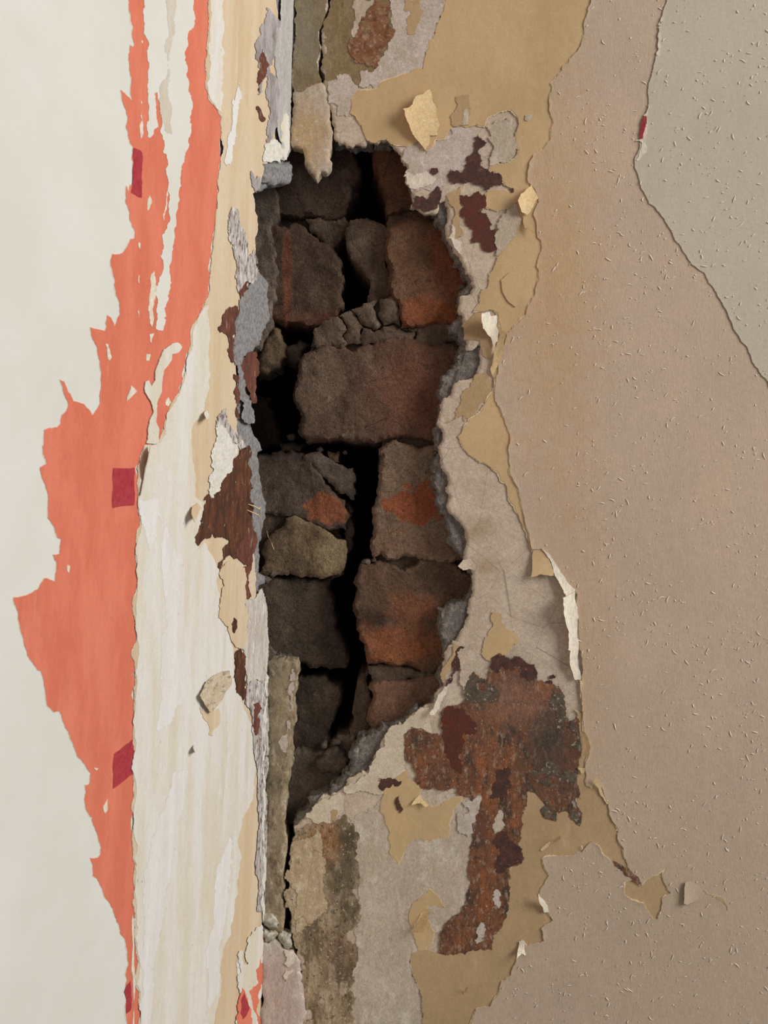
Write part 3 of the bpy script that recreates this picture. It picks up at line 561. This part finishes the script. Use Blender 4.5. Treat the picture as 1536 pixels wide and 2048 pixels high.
PINK = ('P 1190,-280 A4 180,0 140,130 125,260 80,380 0,490 A3 1440,480 1380,560 1310,640 1300,750 1300,850 1330,950 1310,1070 1250,1150 1180,1190 1140,1300 1140,1400 1220,1520 1180,1640 P 1082,480 1078,560 1052,630'
        ' B3 975,640 940,760 910,870 890,1000 880,1130 930,1230 970,1350 990,1500 1000,1660 1040,1790 1090,1960 C3 1110,150 1150,300 1170,380 1240,375 1310,450 1370,560 1440,650 1500,690 1525,1000'
        ' C4 90,1130 105,1380 115,1600 125,1780 165,1900 D4 130,0 140,130 180,150 210,70 270,170 310,280 350,420 380,540 430,620 430,680 480,790 570,890 680,820 760,760 730,850 790,960 730,990 715,1090 690,1160 655,1160 580,1040 510,1020 430,970 425,880 500,860 430,790 340,720 190,565 0,680'
        ' D3 1290,680 1250,700 1300,820 1255,900 1220,970 1290,1110 1330,1170 1240,1240 1260,1330 1130,1370 1090,1330 1050,1470 1000,1600 930,1640 900,1750 850,1830 740,1850 700,1966 P 930,2330 1900,2330 1900,-280')
pink = sheet('pink_wallpaper', T(PINK), PR, 1.15, .4, 'pink_paper', 'paper_core', amp=.12, tear=3.0, step=4, band=12, curl=.35, smooth=True)
tag(pink, 'large beige pink wallpaper sheet with fuzzy fibres covering the right side', 'wallpaper')
GREY = 'P 1338,-280 A4 760,0 720,130 700,250 690,400 650,540 620,650 620,800 590,900 560,1060 520,1200 515,1290 560,1440 620,1560 720,1660 780,1750 830,1850 900,1950 B4 950,110 1040,170 1100,270 1170,380 1230,500 1270,600 1340,710 1400,800 1460,910 1536,1010 P 1900,1250 1900,-280'
grey = sheet('grey_wallpaper', T(GREY),
             PR, 1.68, .45, 'grey_paper', None, amp=.1, step=4, band=12, curl=.15, smooth=True)
tag(grey, 'greyish wallpaper sheet with a curved torn edge in the upper right', 'wallpaper')
slab('tear_line', T('A4 715,130 728,150 712,250 706,330 704,390 690,430 680,420 695,380 697,300 695,210'), PR, 1.95, .2, 'paper_white', grey, amp=.25)
slab('tear_line', T('A4 618,800 628,830 605,890 615,960 590,1080 600,1110 570,1200 535,1235 520,1230 545,1170 560,1090 520,1080 565,1060 595,960 580,885 600,870'), PR, 1.95, .2, 'paper_white', grey, amp=.25)
slab('red_slit', T('A4 590,890 605,895 595,950 585,1010 575,1065 555,1065 565,970'), PR, 2.1, .2, 'red_print', grey, amp=.15)

# peeled flaps and curls
def flap(s, m, off, lift, parent, name='paper_flap', amp=.1, th=.3, tear=None):
    poly = fractal(T(s), amp, SEED[0] + 1)
    o = slab(name, poly, PR, off, th, m, parent, step=5, lift=lift, raw=True, smooth=True)
    return o
flap('A3 380,685 405,780 440,900 460,960 440,1040 385,1040 380,1100 350,1150 260,1040 190,850 175,835 250,800 275,740', 'paper_back', 1.2, (885, 240, 805, 215, 7), tan)
flap('A3 1160,1420 1220,1520 1130,1650 1090,1630 1060,1540 1080,1490', 'paper_back', 1.6, (1080, 410, 1030, 400, 6), pink)
flap('A3 1090,1640 1140,1660 1190,1780 1110,1750', 'tan_paper', 1.4, (1045, 430, 1060, 465, 3), pink)
flap('B3 780,490 840,475 850,510 895,500 915,590 905,690 880,760 860,700 790,600', 'paper_white', 1.4, (1000, 640, 965, 630, 9), tan)
flap('B3 905,470 915,590 975,635 950,760 900,900 860,960 850,930 870,840 890,740 920,660 900,600', 'paper_back', 1.6, (985, 740, 1000, 660, 7), tan)
flap('C3 1240,370 1310,430 1370,520 1440,630 1500,690 1490,730 1430,740 1400,680 1340,570 1300,450', 'paper_white', 1.5, (1125, 1140, 1100, 1160, 4), pink)
flap('C3 1405,750 1440,735 1500,700 1525,900 C4 85,1130 100,1380 50,1380 20,1160 0,1150 C3 1450,1140 1420,900', 'paper_white', 1.5, (1160, 1270, 1128, 1270, 6), pink)
flap('C3 1180,385 1240,375 1300,450 1335,580 1240,570 1160,592 1170,500', 'tan_paper', 1.0, (1100, 1100, 1090, 1155, 3), pink)
flap('D3 340,1100 380,1080 370,1160 330,1260 250,1270 260,1200 310,1120', 'paper_back', .9, (835, 1840, 850, 1850, 5), low3)
flap('D3 300,205 375,290 350,300 310,270 240,285 260,250', 'paper_back', .9, (838, 1590, 838, 1612, 2), low)
flap('D3 1390,515 1385,550 1310,580 1240,640 1230,630 1270,590 1340,550', 'paper_back', 1.0, (1110, 1690, 1115, 1680, 2), low2)
flap('D3 1215,965 1240,1000 1290,1060 1300,1110 1260,1110 1225,1030', 'paper_white', 1.6, (1100, 1815, 1080, 1810, 3), pink)
flap('D3 1070,1330 1110,1330 1120,1440 1090,1420 1050,1470', 'paper_white', 1.6, (1045, 1890, 1040, 1910, 3), pink)
flap('D3 655,1690 680,1680 660,1730 640,1735', 'paper_back', .9, (925, 1985, 932, 1975, 3), low2)
flap('C3 500,1430 520,1450 470,1550 420,1650 385,1650 380,1630 420,1570 450,1490', 'paper_white', .9, (890, 1370, 865, 1430, 3), wall_right, name='plaster_sliver')
flap('C3 600,510 640,460 690,450 740,490 730,540 690,530 640,540', 'skim', .9, (950, 1125, 915, 1133, 3), wall_right, name='plaster_sliver')
flap('D4 900,880 940,870 990,900 1030,970 980,1020 920,1050 890,1040 895,960', 'pink_paper', 1.5, (1402, 1790, 1370, 1795, 1.6), pink)
flap('D4 200,100 215,70 250,130 270,200 310,275 300,280 255,215', 'paper_back', 1.4, (1205, 1590, 1195, 1560, 2), pink)
for s in ('C4 90,1380 110,1390 120,1420 105,1430 115,1600 128,1620 120,1640 108,1620 95,1440', 'C4 125,1790 150,1820 175,1900 150,1966 115,1960 150,1900 130,1840', 'D4 75,0 130,0 125,40 105,45'):
    flap(s, 'paper_back', 1.5, (1165, 1450, 1175, 1450, 1.5), pink)
slab('dark_slit', T('D4 340,710 420,750 500,820 560,890 560,910 520,880 480,840 400,780'), PR, 1.35, .2, 'brown_paint', pink, amp=.2)
sheet('bare_spot', T('D4 1040,940 1130,975 1200,1010 1240,1090 1225,1095 1170,1020 1100,970'), PR, 1.35, .2, 'tan_dark', 'paper_core', pink, amp=.2, tear=1.5)
slab('scuff', T('B3 930,230 1000,170 1090,165 1115,200 1100,320 1070,420 1040,440 980,390 940,320'), PR, 1.3, .2, 'tan_paper', pink, amp=.08)

rp('olive_scrap', 'A3 580,745 620,735 680,730 685,800 680,960 640,965 560,970 540,900 590,830', 'tan_dark', .95, parent=tan)
slab('pale_scrap', T('A3 640,850 670,840 680,960 635,955'), PR, 1.1, .1, 'grey_skim', tan, fuzz=4, step=3)
slab('pale_scrap', T('A3 1115,885 1170,880 1175,900 1120,930'), PR, 1.1, .1, 'grey_skim', tan, fuzz=3, step=3)

# fibres stuck in the pink and grey papers: too many and too fine to count
def fibres():
    r = random.Random(3); vs = []; fs = []
    polyp = T(PINK)
    pts = []
    while len(pts) < 1500:
        x, y = r.uniform(1000, 1560), r.uniform(-10, 2060)
        dens = .25 + .75 * max(0, noise.noise(Vector((x / 120, y / 120, 1.3))) + .35)
        if y > 1550: dens *= 1.3
        if x < 1150: dens *= .5
        if r.random() > dens: continue
        pts.append((x, y))
    arr = np.array(pts); ok = inside(arr, polyp)
    gin = inside(arr, T(GREY))
    for (x, y), k, g in zip(pts, ok, gin):
        if not k: continue
        L = r.choice([2, 3, 3, 4, 5, 6, 7, 9, 11, 14]) * r.uniform(.6, 1.1); a = r.gauss(-.35, .9); w = r.uniform(.55, 1.0); bend = r.uniform(-.5, .5)
        base = len(vs); n = 4; off0 = 1.85 if g else 1.25
        px, py = x, y; aa = a
        for i in range(n):
            h = off0 + (.05 + .22 * math.sin(math.pi * i / (n - 1)))
            ww = w * (1 if 0 < i < n - 1 else .45)
            nx, ny = -math.sin(aa) * ww, math.cos(aa) * ww
            s1 = 1 if nx < 0 else -1
            vs.append(PR(px + nx, py + ny, h + .10 * s1)); vs.append(PR(px - nx, py - ny, h - .10 * s1))
            px += L / (n - 1) * math.cos(aa); py += L / (n - 1) * math.sin(aa); aa += bend
        for i in range(n - 1):
            q = base + 2 * i; fs.append((q, q + 1, q + 3, q + 2))
    return link('paper_fibres', vs, fs, 'fibre', pink, True, 'stuff')
fibres()

# ------------------------------------------------------------------ left wall
LEDGE = ('P 587,-100 586,60 584,150 580,220 577,300 573,322 584,350 575,371 548,373 517,385 506,388 508,415 517,432 516,470 514,512 522,540 543,570 546,640 526,690 513,705 516,720 508,790 507,850 522,880 532,900 522,908 524,945 530,980 538,1010 537,1030 531,1065 524,1105 523,1146 538,1154 535,1168 523,1174 529,1210 531,1240 534,1285 534,1315 530,1330 529,1500 527,1700 526,1850 523,1900 521,2048 515,2480')
wall_left = slab('wall_left', T('P 600,-480 ' + LEDGE[2:] + ' -420,2480 -420,-480'), PL, -1.0, 14, 'grey_render', amp=.14, step=5, band=40, rnd=5, rmm=1.5, nz=(.8, 16), rings=4, jit=1.0, smooth=True)
tag(wall_left, 'pale painted wall meeting the cracked wall at the corner', kind='structure')
slab('top_paint', T('P 440,-480 440,2480 -420,2480 -420,-480'), PL, 0, 1.2, 'pale_paint', wall_left, raw=True)
CORAL_R = ('A2 140,0 140,200 125,400 115,640 140,760 190,830 240,900 230,1230 210,1380 205,1550 185,1750 160,1966 B2 150,200 140,350 90,450 45,540 0,720'
           ' B1 1440,780 1400,1000 1360,1110 1300,1210 1255,1340 1215,1480 1100,1500 1075,1600 1055,1750 1055,1890 C1 1055,90 1070,130 1070,200 1040,300 1035,450 1040,700 1025,900 1040,1080 1030,1300 1035,1400 1020,1600 1015,1800 1025,1900'
           ' D1 1025,0 1025,100 1010,500 1015,700 1035,740 1025,1000 1035,1150 1025,1300 1040,1400 1055,1480 1035,1660 1065,1720 1065,1850 1085,1860 1060,1966')
CORAL_L = ('A1 985,0 990,80 1000,150 1020,210 1020,300 1030,340 1020,365 995,345 990,480 1005,640 1010,770 985,745 925,690 945,800 980,900 965,965 985,1060 1020,1130 1015,1180 1020,1250 1020,1420 1000,1420 985,1470 970,1425 960,1550 990,1620 1000,1700 1035,1780 1035,1830 1000,1835 970,1900 920,1950 860,1950'
           ' B1 845,85 860,160 880,240 885,330 915,410 920,490 890,560 880,590 850,520 825,500 805,620 760,610 690,595 735,730 765,850 770,1000 775,1040 765,1100 765,1180 735,1230 705,1270 635,1180 560,1160 520,1090 490,1010 455,995 485,1090 520,1180 505,1240 470,1270 465,1330 440,1360 375,1365 335,1385 330,1500 330,1570 355,1640 305,1670 320,1750 360,1850'
           ' C1 365,60 365,140 410,200 440,290 465,300 455,410 405,420 420,465 430,470 420,630 340,600 290,685 200,730 105,745 105,790 135,860 150,960 180,1090 225,1220 285,1305 310,1310 335,1400 350,1510 360,1580 410,1630 455,1625 500,1750 560,1880 590,1966'
           ' D1 695,40 685,125 650,130 655,170 645,240 655,310 690,370 705,380 715,440 745,510 775,610 770,660 745,690 690,690 710,780 710,830 745,850 775,915 800,990 850,1060 880,1140 915,1220 920,1270 965,1340 975,1470 985,1500 965,1600 965,1650 955,1720 970,1780 965,1880 975,1966')
cr = T(CORAL_R); cl = T(CORAL_L)
coral = sheet('coral_wallpaper', cl + [(255, 2480), (275, 2480)] + cr[::-1] + [(420, -480), (256, -480)], PL, .25, .22, 'coral_paper', 'torn_white', amp=.11, tear=1.3)
tag(coral, 'ragged coral orange wallpaper remnant with dark red squares on the pale wall', 'wallpaper')
def lp(name, s, m, off, parent=wall_left, amp=.16, th=.25, **kw):
    return slab(name, T(s), PL, off, th, m, parent, amp=amp, **kw)
for s in ('A1 1020,1135 1080,1160 1090,1180 1085,1440 1085,1520 1060,1515 1000,1480 1010,1430 1022,1250 1015,1190',
          'B1 865,1675 1030,1670 1030,1940 C1 1025,40 860,62 B1 855,1900',
          'C1 1020,1830 1025,1966 D1 1020,40 920,120 862,160 860,0 C1 870,1950',
          'D1 1000,1635 1005,1700 1000,1860 965,1885 968,1780 950,1720 970,1665'):
    lp('red_square', s, 'red_print', .38, coral, amp=.05, th=.12)
white = lp('white_scrape', 'P 286,-480 A1 1100,0 1105,200 1125,300 1125,400 1130,640 1145,820 1125,980 1130,1060 1170,1030 1195,900 1190,800 1180,720 1200,710 1225,850 1245,950 1255,1080 1255,1180 1275,1190 1270,1300 1290,1420 1300,1500 1280,1750 1245,1800 1230,1966 B1 1230,200 1210,400 1195,560 1195,610 1245,620 1265,550 1280,350 1295,150 A1 1310,1966 1330,1850 1350,1700 1360,1600 1365,1500 1380,1350 1410,1200 1440,1070 1465,1000 1450,900 1440,700 1430,500 1440,350 1450,230 1480,210 1480,0 P 385,-480', 'pale_paint', .42, th=.08, fuzz=5, step=3)
lp('beige_streak', 'P 331,-480 A1 1270,0 1290,200 1265,350 1275,600 1225,640 1225,700 1260,1000 1315,1030 1315,850 1280,650 1310,350 1325,150 1335,0 P 348,-480', 'beige_streak', .5, th=.05, fuzz=8, step=4)
for s in ('B1 1180,160 1145,220 1140,400 1145,560 1160,590 1165,450 1190,350 1190,230', 'A1 1290,1420 1270,1550 1245,1650 1255,1700 1275,1600 1285,1500', 'A1 1145,1500 1160,1560 1130,1620 1125,1560',
          'A1 1075,860 1085,920 1088,1050 1075,1065 1068,1000', 'A1 1080,310 1092,315 1090,335 1080,330', 'A1 1080,775 1085,780 1082,800 1076,795', 'A1 1060,1860 1072,1870 1068,1915 1060,1900',
          'B1 1055,195 1066,200 1062,260 1055,250', 'B1 1050,455 1062,480 1055,525', 'B1 805,720 825,725 850,820 835,855 820,840', 'B1 1140,650 1180,640 1165,670 1160,720 1145,700', 'B1 1120,800 1150,800 1140,850 1118,850',
          'D1 820,230 820,310 800,350 785,300 800,275', 'C1 510,500 530,505 525,560 513,550', 'D1 715,0 750,0 735,20', 'B1 1285,1130 1310,1170 1290,1200 1265,1190'):
    lp('white_fleck', s, 'torn_white', .5, coral, amp=.12)
lp('white_seam', 'D1 1010,1130 1022,1160 1024,1380 1022,1500 1030,1600 1025,1966 P 268,2480 263,2480 D1 1012,1966 1015,1660 1003,1540 1010,1300', 'torn_white', .5, coral, amp=.03)
tanl = sheet('ochre_paint', cr[:1] + cr + [(280, 2480), (505, 2480), (518, 2048), (520, 1900), (522, 1700), (524, 1330), (526, 1285), (508, 1170), (500, 1050), (484, 960), (474, 880), (470, 800), (474, 700), (482, 590), (506, 520), (513, 432), (503, 388), (519, 372), (530, 330), (548, 280), (553, 200), (556, 100), (558, -480), (420, -480)], PL, .7, .3, 'tan_left', 'torn_white', wall_left, amp=.1, tear=1.5)
lp('cream_coat', 'P 418,-480 A2 145,0 145,200 130,400 120,640 145,760 195,830 240,870 243,500 250,0 P 446,-480', 'cream_paint', .85)
cream = lp('cream_coat', 'B1 1440,800 1405,1000 1365,1110 1305,1210 1260,1340 1218,1482 1105,1502 1080,1600 1060,1750 1060,1890 C1 1060,90 1075,130 1075,200 1045,300 1040,450 1045,700 1030,900 1045,1080 1035,1300 1040,1400 1025,1600 1020,1800 1030,1900 D1 1030,100 1015,500 1020,700 1040,740 1030,1000 1040,1150 1030,1300 1045,1400 1060,1480 1040,1660 1070,1720 1070,1850 1090,1860 1065,1966 P 282,2480 380,2480'
   ' D2 170,1966 240,1400 320,1150 350,900 365,600 390,400 430,330 470,250 490,150 500,0 C2 480,1966 450,1700 400,1600 340,1450 330,1200 300,1050 250,950 215,800 200,600 215,540 100,320 40,390 100,0 B2 95,1940 30,1900 0,1500 20,1330 100,1230 130,1000 130,800 140,600 135,420 90,450 45,540', 'cream_paint', .9, amp=.12)
lp('cream_strip', 'B1 1110,1480 1165,1250 1150,1180 1100,1090 1105,1010 1130,1000 1150,1050 1180,1000 1190,900 1250,760 1290,735 1350,710 1385,745 1360,785 1310,800 1240,960 1230,1030 1200,1150 1190,1250 1210,1380 1205,1490', 'cream_paint', 1.1, amp=.1, th=.5)
lp('cream_strip', 'B1 1000,1040 1045,1085 1000,1130 965,1160 985,1090', 'torn_white', .6, amp=.05)
for s in ('C1 1060,10 1200,0 1190,280 1140,390 1120,300 1085,180 1065,90', 'C1 1250,150 1380,500 1360,900 1390,1200 1430,1480 1300,1700 1190,1780 1240,1500 1230,1250 1270,900 1230,500',
          'P 345,1540 372,1540 352,1640 340,1720 328,1790 316,1870 304,1960 296,2048 290,2480 283,2480 280,2048 278,1920 288,1740 310,1660 330,1600',
          'D2 330,480 290,900 240,1250 210,1700 100,1966 P 370,2480 395,2480 D2 90,1966 140,1600 120,1500 170,1150 190,800', 'A2 370,600 375,700 350,900 340,1050 300,1250 270,1280 280,1100 320,850 350,700', 'D2 360,1390 395,1420 410,1600 380,1660 355,1650'):
    lp('white_streak', s, 'white_streak', .96, amp=.1, th=.03, fuzz=11)
# exposed patches near the corner
PATCH = [
 ('lilac_patch', 'A2 580,60 650,140 680,180 660,300 640,430 600,560 590,590 560,580 540,650 520,740 510,620 500,400 510,300 540,260 560,180', 'lilac_grey'),
 ('brown_patch', 'A2 545,380 565,430 575,560 540,620 520,720 515,560', 'red_brown'),
 ('corner_strip', 'P 560,-480 596,-480 A2 798,0 792,200 778,600 758,850 748,1180 720,1230 690,1230 690,1100 660,990 660,600 640,480 650,340 680,200 690,0', 'blue_grey'),
 ('lilac_patch', 'A2 600,560 660,620 665,900 640,1000 620,1060 580,1110 580,1000 600,900', 'lilac_grey'),
 ('cream_chip', 'A2 725,850 745,900 745,1150 725,1230 700,1200 690,1080', 'cream_paint'),
 ('white_chip', 'A2 620,1070 690,1110 695,1200 680,1250 550,1240 560,1170', 'white_chip'),
 ('brown_spot', 'A2 500,820 530,850 565,915 535,935', 'red_brown'),
 ('brown_spot', 'A2 455,1300 490,1380 525,1340 530,1430 500,1480 460,1400', 'lilac_grey'),
 ('grey_streak', 'A2 310,1590 360,1620 400,1760 430,1860 430,1966 B2 480,0 490,120 470,260 430,240 400,330 360,320 330,200 320,0 A2 285,1760 290,1650', 'grey_mottle'),
 ('brown_patch', 'B2 185,545 215,590 240,500 300,440 340,430 370,460 370,320 410,250 440,240 400,340 365,470 340,600 325,720 330,850 310,880 290,740 260,640 220,630', 'red_brown'),
 ('grey_render_patch', 'B2 370,450 400,340 445,270 490,500 490,640 450,770 400,830 400,950 440,1150 470,1230 485,1330 440,1330 380,1290 370,1140 360,950 330,830 330,700 340,600', 'grey_render'),
 ('red_strip', 'B2 320,950 365,980 370,1140 360,1280 375,1360 345,1280 330,1100', 'red_brown'),
 ('brown_strip', 'B2 400,830 430,790 500,790 515,860 495,1050 490,1180 460,1170 420,1050 400,950', 'red_brown'),
 ('soot_patch', 'B2 190,1320 230,1250 265,1210 270,1330 330,1400 380,1440 410,1500 395,1560 330,1470 290,1490 250,1370 185,1350', 'grey_mottle'),
 ('white_chip', 'B2 190,1360 230,1340 270,1400 310,1490 360,1480 350,1560 320,1650 300,1720 240,1760 215,1850 170,1910 130,1870 130,1750 150,1600 180,1480', 'white_chip'),
 ('brown_patch', 'B2 370,1540 440,1500 460,1700 470,1966 C2 460,100 440,240 450,440 440,470 390,430 330,450 300,420 220,540 250,440 240,380 290,310 240,280 180,290 160,260 80,310 40,390 50,250 80,130 100,0 B2 95,1940 120,1880 160,1910 230,1830 240,1770 310,1700 330,1600', 'brown_left'),
 ('rust_strip', 'C2 450,150 470,200 465,420 450,540 440,700 455,750 420,760 410,650 380,590 390,520 430,500 350,440 340,380 400,300', 'red_brown'),
 ('white_strip', 'C2 410,780 480,760 540,670 572,800 592,1080 587,1200 560,1380 530,1390 500,1370 430,1400 410,1300 400,1180 420,1000', 'white_mottle'),
 ('tan_patch', 'C2 205,560 300,460 340,520 400,520 410,650 420,780 415,1000 400,1150 345,1130 300,1050 250,950 215,800', 'tan_left'),
 ('dark_chip', 'C2 320,890 345,930 330,1030 305,980', 'brown_left'),
 ('brown_patch', 'C2 340,1160 370,1140 410,1200 410,1400 400,1540 380,1500 340,1400 330,1250', 'brown_left'),
 ('grey_strip', 'C2 430,1400 530,1390 570,1390 585,1450 580,1966 480,1966 470,1800 450,1600 410,1560', 'grey_mottle'),
 ('brown_strip', 'C2 470,1570 525,1540 520,1700 490,1810 470,1700', 'red_brown'),
 ('grey_strip', 'C2 480,1966 580,1966 D2 572,400 568,800 560,1090 540,1100 500,1100 490,800 510,300 500,0', 'grey_mottle'),
 ('pale_patch', 'D2 440,1290 530,1200 530,1500 515,1966 P 510,2480 465,2480 D2 345,1966 355,1650 360,1400 390,1400 410,1500', 'cream_paint'),
 ('coral_strip', 'D2 540,1280 575,1380 555,1600 540,1966 P 514,2480 508,2480 D2 505,1966 510,1650 520,1500', 'coral_paper'),
 ('coral_scrap', 'D2 385,1680 430,1800 460,1850 460,1966 P 495,2300 465,2300 D2 345,1966 345,1820 370,1740', 'coral_paper'),
]
for i, (nme, s, m) in enumerate(PATCH):
    lp(nme, s, m, 1.15 + .012 * i, amp=.08 if nme in ('grey_strip', 'corner_strip', 'white_strip') else .2, th=.12, fuzz=6 if m not in ('coral_paper',) else 0, step=3)
lp('red_square', 'D2 400,1720 430,1800 440,1850 390,1930 370,1880 375,1780', 'red_print', 1.55, amp=.08, th=.15)
lump = slab('render_lump', T('A2 545,1245 620,1250 700,1260 770,1240 790,1340 745,1420 640,1430 550,1400'), PL, 2.5, 6, 'grey_render', wall_left, amp=.2, step=3, rnd=10, rmm=3, nz=(1, 12), rings=2, jit=.8, smooth=True)
lp('corner_ridge', 'P 524,1335 527,1335 527,1500 525,1700 525,1842 522.5,1842 523,1700 525,1500', 'white_chip', 1.62, amp=.12, th=.3, mn=2.5)
# peeled scraps on the left wall
def lflap(s, m, off, lift, parent, name='paint_flap'):
    return slab(name, T(s), PL, off, .3, m, parent, amp=.1, step=5, lift=lift, smooth=True)
lp('tan_patch', 'C2 60,1590 120,1630 205,1600 200,1740 160,1810 130,1800 115,1700', 'tan_left', 1.2)
lflap('C2 30,1500 100,1390 220,1320 290,1310 310,1400 230,1530 120,1630', 'wood_chip', 1.3, (455, 1370, 400, 1400, 2.2), cream)
lflap('B2 35,1300 60,1260 110,1230 130,1265 80,1300', 'cream_paint', 1.3, (415, 820, 395, 835, 4), cream)
lflap('C1 1405,110 1450,50 1500,20 1536,60 1480,130 1410,170', 'tan_left', 1.2, (400, 1020, 370, 1035, 4), cream)
lflap('C1 1430,1920 1470,1880 1500,1900 1490,1930 1440,1935', 'cream_paint', 1.2, (390, 1495, 375, 1500, 3), cream)
lflap('B1 1085,1520 1060,1640 1050,1880 1070,1880 1100,1700 1130,1560 1120,1500', 'cream_paint', 1.0, (297, 930, 273, 925, 5.0), cream)

# dry straws caught in the broken edge beside the hole
def straw(pts, r, label):
    vs = []; fs = []; n = len(pts)
    for i, p in enumerate(pts):
        d = (pts[min(i + 1, n - 1)] - pts[max(i - 1, 0)]).normalized()
        u = d.orthogonal().normalized(); w = d.cross(u); rr = r * (1 if 0 < i < n - 1 else .55) * 1e-3
        for k in range(5):
            a = k * math.tau / 5; vs.append(p + (u * math.cos(a) + w * math.sin(a)) * rr)
    for i in range(n - 1):
        for k in range(5): fs.append((i * 5 + k, i * 5 + (k + 1) % 5, i * 5 + 5 + (k + 1) % 5, i * 5 + 5 + k))
    fs.append(tuple(range(4, -1, -1))); fs.append(tuple((n - 1) * 5 + k for k in range(5)))
    return tag(link('straw', vs, fs, 'paper_back', None, True), label, 'straw')
straw([PL(531, 1062, 1), PR(537, 1075, 3), PR(543, 1087, 4), PR(548, 1100, 5)], .35, 'thin dry straw sticking out of the left edge of the hole')
straw([PL(492, 1008, 1.4), PL(500, 1013, 3.5), PL(506, 1018, 4), PL(511, 1014, 3.5)], .45, 'upper curled straw in the tuft on the brown patch')
straw([PL(490, 1020, 1.4), PL(498, 1026, 3.5), PL(505, 1030, 4), PL(510, 1038, 3)], .45, 'lower straw in the tuft on the brown patch')
